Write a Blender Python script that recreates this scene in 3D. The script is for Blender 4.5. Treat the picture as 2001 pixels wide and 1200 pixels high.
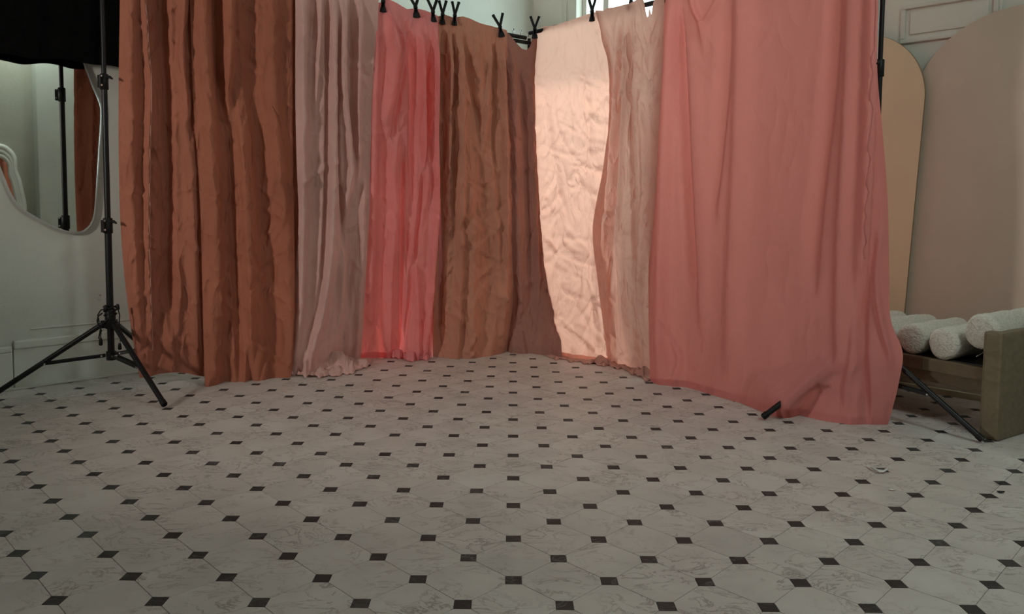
import bpy, bmesh, math, random
import numpy as np
from mathutils import Vector, Matrix

# ------------------------------------------------------------------ clear
for o in list(bpy.data.objects): bpy.data.objects.remove(o, do_unlink=True)
sc = bpy.context.scene
COL = sc.collection

# ------------------------------------------------------------------ camera
CAM_H, FPX, CX, CY, PITCH, ROLL = 1.1329, 1516.3, 1000.5, 500.0, 0.0692, 0.0098
cd = bpy.data.cameras.new('camera'); cam = bpy.data.objects.new('camera', cd); COL.objects.link(cam)
cd.sensor_fit = 'HORIZONTAL'; cd.sensor_width = 36.0; cd.lens = 36.0 * FPX / 2001.0
cd.shift_y = -(600.0 - CY) / 2001.0; cd.clip_start = 0.05; cd.clip_end = 200
cam.matrix_world = (Matrix.Translation((0, 0, CAM_H)) @ Matrix.Rotation(math.pi / 2 - PITCH, 4, 'X')
                    @ Matrix.Rotation(ROLL, 4, 'Z'))
sc.camera = cam

# ------------------------------------------------------------------ world, sun, daylight
w = bpy.data.worlds.new('sky'); sc.world = w; w.use_nodes = True
bg = w.node_tree.nodes['Background']; bg.inputs[0].default_value = (0.80, 0.97, 1.0, 1); bg.inputs[1].default_value = 8.5

def lamp(name, kind, loc, direction, energy, color, sx=None, sy=None):
    l = bpy.data.lights.new(name, kind); l.energy = energy; l.color = color
    if kind == 'AREA': l.shape = 'RECTANGLE'; l.size = sx; l.size_y = sy
    o = bpy.data.objects.new(name, l); COL.objects.link(o); o.location = loc
    o.rotation_euler = Vector(direction).to_track_quat('-Z', 'Z').to_euler()
    return l
sun = lamp('sun', 'SUN', (6, 9, 6), (-0.89, -0.46, -0.95), 6.0, (1.0, 0.93, 0.86)); sun.angle = math.radians(2.5)
# a shaded lamp by the near left wall, and an added cool fill without a fixture, high right of the camera
key = lamp('shaded_lamp_near_left', 'SPOT', (-3.93, 0.93, 1.95), (0.69, 0.72, 0.03), 430.0, (1.0, 0.93, 0.85)); key.spot_size = math.radians(76); key.spot_blend = .55; key.shadow_soft_size = .16
lamp('added_cool_fill_near_right', 'AREA', (2.45, 1.25, 3.62), (-0.30, 0.32, -1.0), 66.0, (0.84, 1.0, 0.95), 1.0, 0.8)
sc.view_settings.view_transform = 'Standard'; sc.view_settings.look = 'None'
sc.view_settings.gamma = 1.0; sc.view_settings.use_curve_mapping = False
sc.view_settings.exposure = -0.9
sc.cycles.use_denoising = True
sc.cycles.max_bounces = 7; sc.cycles.diffuse_bounces = 4; sc.cycles.glossy_bounces = 3; sc.cycles.transmission_bounces = 5
sc.cycles.use_adaptive_sampling = True; sc.cycles.adaptive_threshold = 0.04
sc.cycles.sample_clamp_indirect = 4.0

# ------------------------------------------------------------------ helpers: pixels of the photo (2001 x 1200) to points in the room
def ray(px, py):
    u = np.asarray(px, float) - CX; v = np.asarray(py, float) - CY
    c, s = math.cos(ROLL), math.sin(ROLL); u, v = c * u + s * v, -s * u + c * v
    x = u / FPX; y = np.ones_like(x); z = -v / FPX
    c, s = math.cos(PITCH), math.sin(PITCH); y, z = c * y + s * z, -s * y + c * z
    return x / y, z / y                                   # direction with Y component 1
def at(px, py, Y):
    dx, dz = ray(px, py); return np.stack([dx * Y, Y + 0 * dx, dz * Y + CAM_H], -1)
def ground_Y(px, py):
    dx, dz = ray(px, py); return -CAM_H / np.minimum(dz, -1e-3)
def plane_Y(px, py, n, c):
    dx, dz = ray(px, py); return c / (n[0] * dx + n[1])
def on_plane(px, py, n, c): return at(px, py, plane_Y(px, py, n, c))
def ground(px, py): return at(px, py, ground_Y(px, py))
def project(X, Y, Z):
    x, y, z = X, Y, Z - CAM_H
    c, s = math.cos(PITCH), math.sin(PITCH); y, z = c * y - s * z, s * y + c * z
    u = FPX * x / y; v = -FPX * z / y
    c, s = math.cos(ROLL), math.sin(ROLL); return CX + c * u - s * v, CY + s * u + c * v

# ------------------------------------------------------------------ helpers: objects and meshes
def link(name, me, parent=None, mat=None, smooth=False):
    o = bpy.data.objects.new(name, me); COL.objects.link(o)
    if mat is not None and me is not None and len(me.materials) == 0: me.materials.append(mat)
    if parent is not None: o.parent = parent
    if smooth and me is not None: me.polygons.foreach_set('use_smooth', [True] * len(me.polygons))
    return o
def tag(o, label=None, cat=None, group=None, kind=None):
    if label: o['label'] = label
    if cat: o['category'] = cat
    if group: o['group'] = group
    if kind: o['kind'] = kind
    return o
def empty(name, loc=(0, 0, 0), label=None, cat=None, group=None):
    o = bpy.data.objects.new(name, None); COL.objects.link(o); o.location = loc; o.empty_display_size = .05
    return tag(o, label, cat, group)
class MB:
    """collects simple solids in world space (or relative to an origin) and links them as one mesh"""
    def __init__(s): s.v = []; s.f = []; s.sm = []
    def add(s, vs, fs, smooth=False):
        b = len(s.v); s.v += [tuple(map(float, p)) for p in vs]; s.f += [tuple(i + b for i in f) for f in fs]
        s.sm += [smooth] * len(fs); return s
    def box(s, c, ax, ay, az, hx, hy, hz, bev=0.0):
        c = Vector(c); ax = Vector(ax).normalized(); ay = Vector(ay).normalized(); az = Vector(az).normalized()
        bm = bmesh.new(); bmesh.ops.create_cube(bm, size=2.0)
        for v in bm.verts: v.co = Vector((v.co.x * hx, v.co.y * hy, v.co.z * hz))
        if bev > 0: bmesh.ops.bevel(bm, geom=bm.edges[:], offset=bev, segments=2, profile=.6, affect='EDGES')
        bm.verts.index_update()
        vs = [c + ax * v.co.x + ay * v.co.y + az * v.co.z for v in bm.verts]
        fs = [[v.index for v in f.verts] for f in bm.faces]; bm.free()
        return s.add(vs, fs)
    def tube(s, pts, rad, seg=14, cap=True, smooth=True):
        pts = [Vector(p) for p in pts]; n = len(pts)
        rads = rad if hasattr(rad, '__len__') else [rad] * n
        t0 = (pts[1] - pts[0]).normalized(); up = Vector((0, 0, 1)) if abs(t0.z) < .9 else Vector((1, 0, 0))
        u = t0.cross(up).normalized(); vs = []; fs = []
        for i, p in enumerate(pts):
            t = (pts[min(i + 1, n - 1)] - pts[max(i - 1, 0)]).normalized()
            u = (u - t * u.dot(t)).normalized(); v_ = t.cross(u)
            for k in range(seg):
                a = 2 * math.pi * k / seg; vs.append(p + (u * math.cos(a) + v_ * math.sin(a)) * rads[i])
        for i in range(n - 1):
            for k in range(seg):
                a, b = i * seg + k, i * seg + (k + 1) % seg; fs.append((a, b, b + seg, a + seg))
        s.add(vs, fs, smooth)
        if cap: s.add(vs[:seg], [tuple(range(seg))[::-1]]); s.add(vs[-seg:], [tuple(range(seg))])
        return s
    def build(s, name, mat, parent=None):
        me = bpy.data.meshes.new(name); o0 = Vector(parent.location) if parent is not None and parent.type == 'EMPTY' else Vector((0, 0, 0))
        me.from_pydata([(Vector(p) - o0) for p in s.v], [], s.f); me.update()
        me.polygons.foreach_set('use_smooth', s.sm)
        bm = bmesh.new(); bm.from_mesh(me); bmesh.ops.recalc_face_normals(bm, faces=bm.faces[:]); bm.to_mesh(me); bm.free()
        return link(name, me, parent, mat)
def sub(mb, name, mat, parent_part):
    """a sub-part: the parent part is a mesh that sits at its thing's origin"""
    root = parent_part.parent; o0 = Vector(root.location) if root is not None else Vector((0, 0, 0))
    mb.v = [tuple(Vector(p) - o0) for p in mb.v]
    o = mb.build(name, mat, None); o.parent = parent_part; return o

# ------------------------------------------------------------------ helpers: procedural materials
def new_mat(name):
    m = bpy.data.materials.new(name); m.use_nodes = True; nt = m.node_tree
    return m, nt, nt.nodes, nt.links, nt.nodes['Principled BSDF']
def N(nodes, kind, **kw):
    n = nodes.new(kind)
    for k, v in kw.items():
        if k.startswith('i_'): n.inputs[k[2:].replace('_', ' ')].default_value = v
        else: setattr(n, k, v)
    return n
def ramp(nodes, stops):
    r = nodes.new('ShaderNodeValToRGB'); e = r.color_ramp.elements
    while len(e) < len(stops): e.new(.5)
    for el, (p, c) in zip(e, stops): el.position = p; el.color = (*c, 1)
    return r
def plain(name, col, rough=.5, metal=0.0, var=.08, scale=18, bump=0.0, bscale=60, spec=.5):
    m, nt, nd, lk, b = new_mat(name)
    geo = N(nd, 'ShaderNodeNewGeometry')
    nz = N(nd, 'ShaderNodeTexNoise', i_Scale=scale, i_Detail=5.0); lk.new(geo.outputs['Position'], nz.inputs['Vector'])
    lo = tuple(c * (1 - var) for c in col); hi = tuple(min(1, c * (1 + var)) for c in col)
    r = ramp(nd, [(.3, lo), (.7, hi)]); lk.new(nz.outputs[0], r.inputs[0]); lk.new(r.outputs[0], b.inputs['Base Color'])
    b.inputs['Roughness'].default_value = rough; b.inputs['Metallic'].default_value = metal
    b.inputs['Specular IOR Level'].default_value = spec
    if bump > 0:
        n2 = N(nd, 'ShaderNodeTexNoise', i_Scale=bscale, i_Detail=6.0); lk.new(geo.outputs['Position'], n2.inputs['Vector'])
        bp = N(nd, 'ShaderNodeBump', i_Strength=bump, i_Distance=.01); lk.new(n2.outputs[0], bp.inputs['Height']); lk.new(bp.outputs[0], b.inputs['Normal'])
    return m
def cloth(name, col, trans=.3, tcol=None, crinkle=.5, var=.12):
    """woven cotton that lets some light through"""
    m, nt, nd, lk, b = new_mat(name); nd.remove(b); out = nd['Material Output']
    geo = N(nd, 'ShaderNodeNewGeometry')
    nz = N(nd, 'ShaderNodeTexNoise', i_Scale=2.2, i_Detail=2.0, i_Roughness=.6); lk.new(geo.outputs['Position'], nz.inputs['Vector'])
    r = ramp(nd, [(.25, tuple(c * (1 - var) for c in col)), (.75, tuple(min(1, c * (1 + var)) for c in col))])
    lk.new(nz.outputs[0], r.inputs[0])
    mp = N(nd, 'ShaderNodeMapping'); mp.inputs['Scale'].default_value = (1, 1, .42); mp.inputs['Rotation'].default_value = (.4, .35, .2)
    lk.new(geo.outputs['Position'], mp.inputs[0])
    c1 = N(nd, 'ShaderNodeTexNoise', i_Scale=10.0, i_Detail=4.0, i_Roughness=.55, i_Distortion=.12); c1.noise_type = 'RIDGED_MULTIFRACTAL'; c1.inputs['Offset'].default_value = .9; c1.inputs['Gain'].default_value = 1.2
    lk.new(mp.outputs[0], c1.inputs['Vector'])
    mw = N(nd, 'ShaderNodeMapping'); mw.inputs['Scale'].default_value = (260, 260, 40); lk.new(geo.outputs['Position'], mw.inputs[0])
    c2 = N(nd, 'ShaderNodeTexNoise', i_Scale=1.0, i_Detail=0.0); lk.new(mw.outputs[0], c2.inputs['Vector'])
    b1 = N(nd, 'ShaderNodeBump', i_Strength=crinkle, i_Distance=.012); lk.new(c1.outputs[0], b1.inputs['Height'])
    b2 = N(nd, 'ShaderNodeBump', i_Strength=.25, i_Distance=.0015); lk.new(c2.outputs[0], b2.inputs['Height']); lk.new(b1.outputs[0], b2.inputs['Normal'])
    df = N(nd, 'ShaderNodeBsdfDiffuse', i_Roughness=.2); lk.new(r.outputs[0], df.inputs[0]); lk.new(b2.outputs[0], df.inputs['Normal'])
    tl = N(nd, 'ShaderNodeBsdfTranslucent'); tl.inputs[0].default_value = (*(tcol or col), 1); lk.new(b2.outputs[0], tl.inputs['Normal'])
    mx = N(nd, 'ShaderNodeMixShader'); mx.inputs[0].default_value = trans
    lk.new(df.outputs[0], mx.inputs[1]); lk.new(tl.outputs[0], mx.inputs[2]); lk.new(mx.outputs[0], out.inputs[0])
    return m

def marble_mat(name, base, vein, lo, hi, rough):
    m, nt, nd, lk, b = new_mat(name)
    geo = N(nd, 'ShaderNodeNewGeometry'); oi = N(nd, 'ShaderNodeObjectInfo')
    cb = N(nd, 'ShaderNodeCombineXYZ')
    mu = N(nd, 'ShaderNodeMath', operation='MULTIPLY'); mu.inputs[1].default_value = 37.0
    lk.new(oi.outputs['Random'], mu.inputs[0]); lk.new(mu.outputs[0], cb.inputs[2]); lk.new(mu.outputs[0], cb.inputs[0])
    ad = N(nd, 'ShaderNodeVectorMath', operation='ADD'); lk.new(geo.outputs['Position'], ad.inputs[0]); lk.new(cb.outputs[0], ad.inputs[1])
    mp = N(nd, 'ShaderNodeMapping'); mp.inputs['Scale'].default_value = (1, 1.7, 1); mp.inputs['Rotation'].default_value = (0, 0, .5); lk.new(ad.outputs[0], mp.inputs[0])
    v1 = N(nd, 'ShaderNodeTexNoise', i_Scale=7.0, i_Detail=6.0, i_Roughness=.62, i_Distortion=1.2); lk.new(mp.outputs[0], v1.inputs['Vector'])
    d = N(nd, 'ShaderNodeMath', operation='SUBTRACT'); lk.new(v1.outputs[0], d.inputs[0]); d.inputs[1].default_value = .5
    a = N(nd, 'ShaderNodeMath', operation='ABSOLUTE'); lk.new(d.outputs[0], a.inputs[0])
    mask = N(nd, 'ShaderNodeTexNoise', i_Scale=5.0, i_Detail=3.0); lk.new(ad.outputs[0], mask.inputs['Vector'])
    mr = N(nd, 'ShaderNodeMapRange'); lk.new(a.outputs[0], mr.inputs[0]); mr.inputs[1].default_value = 0; mr.inputs[2].default_value = .028
    mr.inputs[3].default_value = 1; mr.inputs[4].default_value = 0
    m2 = N(nd, 'ShaderNodeMapRange'); lk.new(mask.outputs[0], m2.inputs[0]); m2.inputs[1].default_value = .38; m2.inputs[2].default_value = .62
    mm = N(nd, 'ShaderNodeMath', operation='MULTIPLY'); lk.new(mr.outputs[0], mm.inputs[0]); lk.new(m2.outputs[0], mm.inputs[1])
    cloud = N(nd, 'ShaderNodeTexNoise', i_Scale=4.0, i_Detail=3.0); lk.new(ad.outputs[0], cloud.inputs['Vector'])
    r = ramp(nd, [(.3, lo), (.5, base), (.75, hi)]); lk.new(cloud.outputs[0], r.inputs[0])
    mx = N(nd, 'ShaderNodeMix', data_type='RGBA'); lk.new(mm.outputs[0], mx.inputs[0]); lk.new(r.outputs[0], mx.inputs[6]); mx.inputs[7].default_value = (*vein, 1)
    lk.new(mx.outputs[2], b.inputs['Base Color'])
    # old scuffs and grime across the whole floor
    b.inputs['Roughness'].default_value = rough
    n2 = N(nd, 'ShaderNodeTexNoise', i_Scale=3.0, i_Detail=2.0); lk.new(geo.outputs['Position'], n2.inputs['Vector'])
    rr = N(nd, 'ShaderNodeMapRange'); lk.new(n2.outputs[0], rr.inputs[0]); rr.inputs[3].default_value = rough - .08; rr.inputs[4].default_value = rough + .12
    lk.new(rr.outputs[0], b.inputs['Roughness']); b.inputs['Specular IOR Level'].default_value = .3
    return m

def plaster_mat(name, col, dirt):
    m, nt, nd, lk, b = new_mat(name)
    geo = N(nd, 'ShaderNodeNewGeometry')
    n1 = N(nd, 'ShaderNodeTexNoise', i_Scale=1.6, i_Detail=7.0, i_Roughness=.6); lk.new(geo.outputs['Position'], n1.inputs['Vector'])
    r = ramp(nd, [(.3, tuple(c * .88 for c in col)), (.7, col)]); lk.new(n1.outputs[0], r.inputs[0])
    n2 = N(nd, 'ShaderNodeTexNoise', i_Scale=9.0, i_Detail=8.0, i_Roughness=.7); lk.new(geo.outputs['Position'], n2.inputs['Vector'])
    mr = N(nd, 'ShaderNodeMapRange'); lk.new(n2.outputs[0], mr.inputs[0]); mr.inputs[1].default_value = .66; mr.inputs[2].default_value = .72
    mx = N(nd, 'ShaderNodeMix', data_type='RGBA'); lk.new(mr.outputs[0], mx.inputs[0]); lk.new(r.outputs[0], mx.inputs[6]); mx.inputs[7].default_value = (*dirt, 1)
    lk.new(mx.outputs[2], b.inputs['Base Color']); b.inputs['Roughness'].default_value = .62; b.inputs['Specular IOR Level'].default_value = .3
    n3 = N(nd, 'ShaderNodeTexNoise', i_Scale=22.0, i_Detail=7.0, i_Roughness=.6); lk.new(geo.outputs['Position'], n3.inputs['Vector'])
    bp = N(nd, 'ShaderNodeBump', i_Strength=.18, i_Distance=.012); lk.new(n3.outputs[0], bp.inputs['Height']); lk.new(bp.outputs[0], b.inputs['Normal'])
    return m

def wood_mat(name, c1, c2, axis, rough=.55):
    m, nt, nd, lk, b = new_mat(name)
    geo = N(nd, 'ShaderNodeNewGeometry'); mp = N(nd, 'ShaderNodeMapping'); lk.new(geo.outputs['Position'], mp.inputs[0])
    mp.inputs['Rotation'].default_value = (0, 0, axis); mp.inputs['Scale'].default_value = (26, 2.2, 26)
    n1 = N(nd, 'ShaderNodeTexNoise', i_Scale=1.0, i_Detail=6.0, i_Distortion=.8); lk.new(mp.outputs[0], n1.inputs['Vector'])
    r = ramp(nd, [(.3, c1), (.7, c2)]); lk.new(n1.outputs[0], r.inputs[0]); lk.new(r.outputs[0], b.inputs['Base Color'])
    b.inputs['Roughness'].default_value = rough; b.inputs['Specular IOR Level'].default_value = .3
    bp = N(nd, 'ShaderNodeBump', i_Strength=.12, i_Distance=.004); lk.new(n1.outputs[0], bp.inputs['Height']); lk.new(bp.outputs[0], b.inputs['Normal'])
    return m

M = {}
M['octagon'] = marble_mat('marble_vinyl', (.61, .56, .525), (.30, .265, .24), (.54, .50, .47), (.67, .63, .595), .46)
M['dot'] = marble_mat('dark_marble_vinyl', (.040, .037, .037), (.15, .15, .15), (.032, .03, .03), (.065, .06, .06), .55)
M['grout'] = plain('floor_joint', (.36, .33, .30), .8)
M['wall'] = plaster_mat('painted_plaster', (.72, .72, .65), (.30, .29, .25))
M['wall_warm'] = plaster_mat('warm_painted_plaster', (.85, .84, .76), (.40, .37, .30))
M['trim'] = plain('glossy_white_paint', (.72, .72, .65), .42, var=.05, scale=6, bump=.1, bscale=14)
M['ceiling'] = plain('ceiling_paint', (.7, .7, .66), .8)
M['black'] = plain('black_metal', (.006, .006, .0065), .42, .0, .2, spec=.35)
M['blackplastic'] = plain('black_plastic', (.007, .007, .0075), .5, 0, .2, spec=.3)
M['steel'] = plain('bright_steel', (.55, .57, .58), .25, .9)
M['blackcloth'] = plain('black_blackout_cloth', (.0035, .0033, .0033), .95, 0, .3, bump=.2, spec=.05)
M['board_tan'] = plain('tan_painted_board', (.70, .53, .36), .6, 0, .05, 2.5, .05, 30)
M['board_pink'] = plain('blush_painted_board', (.60, .475, .385), .6, 0, .05, 2.5, .05, 30)
M['board_edge'] = plain('raw_board_edge', (.32, .22, .13), .7)
M['cream'] = plain('cream_paint', (.66, .58, .40), .6)
M['oak'] = wood_mat('weathered_oak', (.14, .10, .06), (.18, .132, .08), .57)
M['oak_v'] = wood_mat('weathered_oak_end', (.165, .13, .08), (.22, .175, .112), .57)
M['oak_dark'] = wood_mat('dark_stained_oak', (.10, .055, .032), (.14, .08, .048), .57)
M['mat'] = plain('black_rubber', (.01, .012, .014), .45, 0, .3)
M['paper'] = plain('white_tissue', (.78, .76, .72), .9, bump=.2)
m, nt, nd, lk, b = new_mat('boucle'); geo = N(nd, 'ShaderNodeNewGeometry')
vo = N(nd, 'ShaderNodeTexVoronoi', i_Scale=95.0); lk.new(geo.outputs['Position'], vo.inputs['Vector'])
nz = N(nd, 'ShaderNodeTexNoise', i_Scale=60.0, i_Detail=5.0); lk.new(geo.outputs['Position'], nz.inputs['Vector'])
mu = N(nd, 'ShaderNodeMath', operation='MULTIPLY'); lk.new(vo.outputs['Distance'], mu.inputs[0]); lk.new(nz.outputs[0], mu.inputs[1])
r = ramp(nd, [(.05, (.72, .69, .62)), (.5, (.55, .52, .45))]); lk.new(mu.outputs[0], r.inputs[0]); lk.new(r.outputs[0], b.inputs['Base Color'])
bp = N(nd, 'ShaderNodeBump', i_Strength=.9, i_Distance=.006); bp.invert = True; lk.new(mu.outputs[0], bp.inputs['Height']); lk.new(bp.outputs[0], b.inputs['Normal'])
b.inputs['Roughness'].default_value = .95; b.inputs['Specular IOR Level'].default_value = .1; M['boucle'] = m
m, nt, nd, lk, b = new_mat('mirror_silver'); b.inputs['Base Color'].default_value = (.80, .82, .79, 1); b.inputs['Metallic'].default_value = 1; b.inputs['Roughness'].default_value = .015; M['mirror'] = m
m, nt, nd, lk, b = new_mat('window_glass'); nd.remove(b)
tr = N(nd, 'ShaderNodeBsdfTransparent'); tr.inputs[0].default_value = (.93, .98, .96, 1); gl = N(nd, 'ShaderNodeBsdfGlossy', i_Roughness=.03)
mx = N(nd, 'ShaderNodeMixShader'); mx.inputs[0].default_value = .05; lk.new(tr.outputs[0], mx.inputs[1]); lk.new(gl.outputs[0], mx.inputs[2]); lk.new(mx.outputs[0], nd['Material Output'].inputs[0]); M['glass'] = m
M['rust'] = cloth('rust_cotton', (.475, .18, .12), .08, (.5, .14, .08), 1.0)
M['rust2'] = cloth('terracotta_cotton', (.455, .168, .108), .08, (.5, .14, .08), 1.0)
M['dusty'] = cloth('dusty_pink_cotton', (.74, .47, .425), .12, (.65, .28, .22), .6)
M['coral'] = cloth('coral_cotton', (.92, .40, .40), .42, (.98, .17, .15), .7)
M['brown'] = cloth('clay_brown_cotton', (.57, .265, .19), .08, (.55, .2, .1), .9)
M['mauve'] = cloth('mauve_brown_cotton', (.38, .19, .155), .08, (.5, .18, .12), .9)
M['peach'] = cloth('peach_cotton', (.82, .50, .42), .45, (.95, .52, .41), .75)
M['beige'] = cloth('beige_pink_cotton', (.71, .42, .35), .30, (.82, .42, .33), .9)
M['rose'] = cloth('rose_cotton', (.73, .29, .27), .28, (.85, .24, .19), .3, .05)
M['selvedge'] = cloth('pale_selvedge', (.62, .36, .30), .2)

# ------------------------------------------------------------------ the room: two far walls meet in a corner behind the drapes
Q = 1 / math.sqrt(2)
C_FAR = Vector((.185, 7.645, 0)); C_LEFT = Vector((-5.28, 2.18, 0)); C_RIGHT = Vector((4.915, 2.915, 0)); C_NEAR = Vector((-.55, -2.55, 0))
ROOM_H = 3.85; UP = Vector((0, 0, 1))
def wall_box(mb, a, b_, z0, z1, inward, th=.16):
    a = Vector(a); b_ = Vector(b_); d = (b_ - a); L = d.length; d.normalize(); inn = Vector(inward).normalized()
    c = (a + b_) / 2 - inn * th / 2; c.z = (z0 + z1) / 2
    mb.box(c, d, inn, UP, L / 2, th / 2, (z1 - z0) / 2)
LW_IN = Vector((Q, -Q, 0)); RW_IN = Vector((-Q, -Q, 0)); NL_IN = Vector((Q, Q, 0)); NR_IN = Vector((-Q, Q, 0))
mb = MB(); wall_box(mb, C_LEFT - Vector((Q, Q, 0)) * .16, C_FAR + Vector((Q, Q, 0)) * .16, -.05, ROOM_H, LW_IN); tag(mb.build('wall_left', M['wall']), kind='structure')
mb = MB(); wall_box(mb, C_LEFT, C_NEAR, -.05, ROOM_H, NL_IN); tag(mb.build('wall_near_left', M['wall']), kind='structure')
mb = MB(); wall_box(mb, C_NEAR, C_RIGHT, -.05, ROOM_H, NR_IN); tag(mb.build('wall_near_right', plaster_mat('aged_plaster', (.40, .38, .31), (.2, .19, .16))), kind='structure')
RS = Vector((Q, -Q, 0))                                       # along the right wall, from the far corner
def rw(s, z, out=0.0): return C_FAR + RS * s + RW_IN * out + UP * z
W0, W1, WZ0, WZ1 = .565, 2.62, .95, 3.45
RLEN = (C_RIGHT - C_FAR).length
mb = MB()
wall_box(mb, C_FAR, rw(W0, 0), -.05, ROOM_H, RW_IN); wall_box(mb, rw(W1, 0), C_RIGHT, -.05, ROOM_H, RW_IN)
wall_box(mb, rw(W0, 0), rw(W1, 0), -.05, WZ0, RW_IN); wall_box(mb, rw(W0, 0), rw(W1, 0), WZ1, ROOM_H, RW_IN)
tag(mb.build('wall_right', M['wall_warm']), kind='structure')
mb = MB(); ctr = (C_FAR + C_NEAR) / 2; mb.box(ctr + UP * (ROOM_H + .06), RS, RW_IN, UP, 4.1, 4.1, .06); tag(mb.build('ceiling', M['ceiling']), kind='structure')
# window in the right wall
win = tag(empty('window_1', rw((W0 + W1) / 2, WZ0)), kind='structure')
def rbox(mb, s0, s1, z0, z1, o0, o1, bev=0.0): mb.box(rw((s0 + s1) / 2, (z0 + z1) / 2, (o0 + o1) / 2), RS, RW_IN, UP, (s1 - s0) / 2, abs(o1 - o0) / 2, (z1 - z0) / 2, bev)
for s0, s1, z0, z1 in [(W0 - .17, W0, WZ0 - .1, WZ1 + .17), (W1, W1 + .17, WZ0 - .1, WZ1 + .17), (W0, W1, WZ1, WZ1 + .17), (W0, W1, WZ0 - .12, WZ0)]:
    mb = MB(); rbox(mb, s0, s1, z0, z1, -.005, .028, .006); mb.build('window_casing', M['trim'], win)
for s0 in (W0 - .14, W1 + .08):
    mb = MB(); rbox(mb, s0, s0 + .03, WZ0 - .1, WZ1 + .14, .026, .045, .008); mb.build('casing_bead', M['trim'], win)
mid = W0 + .27
for s0, s1, z0, z1 in [(W0, W0 + .045, WZ0, WZ1), (W1 - .045, W1, WZ0, WZ1), (mid - .03, mid + .03, WZ0, WZ1), (W0, W1, WZ1 - .05, WZ1), (W0, W1, WZ0, WZ0 + .06)]:
    mb = MB(); rbox(mb, s0, s1, z0, z1, -.11, -.06, .006); mb.build('window_frame', M['trim'], win)
for s0, s1 in [(W0 + .045, mid - .03), (mid + .03, W1 - .045)]:
    mb = MB(); rbox(mb, s0, s1, WZ0 + .06, WZ1 - .05, -.088, -.082); mb.build('pane', M['glass'], win)
mb = MB(); rbox(mb, W0 - .19, W1 + .19, WZ0 - .03, WZ0 + .005, -.06, .07, .006); mb.build('window_sill', M['trim'], win)
# raised panel and upright moulding high on the right wall, partly hidden by the boards
def sx(X): return (X - C_FAR.x) / Q
t1 = tag(empty('trim_1', rw(sx(2.57), 2.2)), kind='structure')
p0, p1, pz0, pz1 = sx(2.575), sx(2.975), 2.205, 2.455
for s0, s1, z0, z1 in [(p0, p1, pz0, pz0 + .028), (p0, p1, pz1 - .028, pz1), (p0, p0 + .028, pz0 + .028, pz1 - .028), (p1 - .028, p1, pz0 + .028, pz1 - .028)]:
    mb = MB(); rbox(mb, s0, s1, z0, z1, -.004, .022, .007); mb.build('moulding', M['trim'], t1)
mb = MB(); rbox(mb, p0 + .055, p1 - .055, pz0 + .055, pz1 - .05, -.004, .012, .006); mb.build('raised_panel', M['wall_warm'], t1)
mb = MB(); rbox(mb, p1 + .0, p1 + .02, 1.9, ROOM_H, -.004, .02, .006); tag(mb.build('trim_2', M['trim']), kind='structure')
mb = MB(); rbox(mb, sx(2.40), sx(2.475), 0, 2.9, -.004, .03, .008); tag(mb.build('trim_3', M['trim']), kind='structure')
mb = MB(); rbox(mb, 0, RLEN, 0, .2, -.002, .02, .005); tag(mb.build('baseboard_right', M['trim']), kind='structure')
# baseboard of the left wall: plinth, cap moulding and a panel joint
LS = Vector((Q, Q, 0)); LLEN = (C_FAR - C_LEFT).length
def lw(s, z, out=0.0): return C_LEFT + LS * s + LW_IN * out + UP * z
def lbox(mb, s0, s1, z0, z1, o0, o1, bev=0.0): mb.box(lw((s0 + s1) / 2, (z0 + z1) / 2, (o0 + o1) / 2), LS, LW_IN, UP, (s1 - s0) / 2, (o1 - o0) / 2, (z1 - z0) / 2, bev)
jx = (-2.94 - C_LEFT.x) / Q                                    # joint of two lengths of plinth
bl = tag(empty('baseboard_left', lw(LLEN / 2, 0)), kind='structure')
mb = MB(); lbox(mb, 0, jx - .004, 0, .225, -.002, .026, .005); mb.build('plinth', M['trim'], bl)
mb = MB(); lbox(mb, jx + .004, LLEN, 0, .24, -.002, .018, .005); mb.build('plinth', M['trim'], bl)
mb = MB(); lbox(mb, jx + .004, LLEN, .24, .29, -.002, .030, .009); mb.build('cap_moulding', M['trim'], bl)
mb = MB(); lbox(mb, 0, jx - .004, .225, .262, -.002, .032, .009); mb.build('cap_moulding', M['trim'], bl)
mb = MB(); lbox(mb, jx + .1, LLEN, .345, .352, -.002, .007, .002); mb.build('bead', M['trim'], bl)
mb = MB(); lbox(mb, 0, LLEN, 0, .012, .018, .040, .004); mb.build('floor_bead', M['trim'], bl)

# ------------------------------------------------------------------ the floor: octagons with small dark squares between them
TD = .2874 / 2; TX, TY = .0141, 2.2583; HS = .0246; GAP = .0008; TT = .004
fl = MB(); fl.box(ctr + UP * (-TT - .03), RS, RW_IN, UP, 4.1, 4.1, .03)
floor = tag(fl.build('floor', M['grout']), kind='structure')
def prism(name, outline, mat):
    n = len(outline); me = bpy.data.meshes.new(name); ch = .0006
    cx = sum(p[0] for p in outline) / n; cy = sum(p[1] for p in outline) / n
    top = [(x * .997, y * .997, 0) for x, y in outline]; side = [(x, y, -ch) for x, y in outline]; bot = [(x, y, -TT) for x, y in outline]
    f = [tuple(range(n))]
    for k in range(n):
        j = (k + 1) % n; f.append((k, k + n, j + n, j)); f.append((k + n, k + 2 * n, j + 2 * n, j + n))
    me.from_pydata(top + side + bot, [], f); me.update(); me.materials.append(mat); return me
h = HS - GAP; R_ = TD - HS - GAP; g2 = GAP * .4
OCT = [(R_, -h - g2), (R_, h + g2), (h + g2, R_), (-h - g2, R_), (-R_, h + g2), (-R_, -h - g2), (-h - g2, -R_), (h + g2, -R_)]
SQ = [(h, -h), (h, h), (-h, h), (-h, -h)]
oct_me = prism('octagon_tile', OCT, M['octagon']); dot_me = prism('dark_square_tile', SQ, M['dot'])
cells = {0: [], 1: []}
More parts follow.
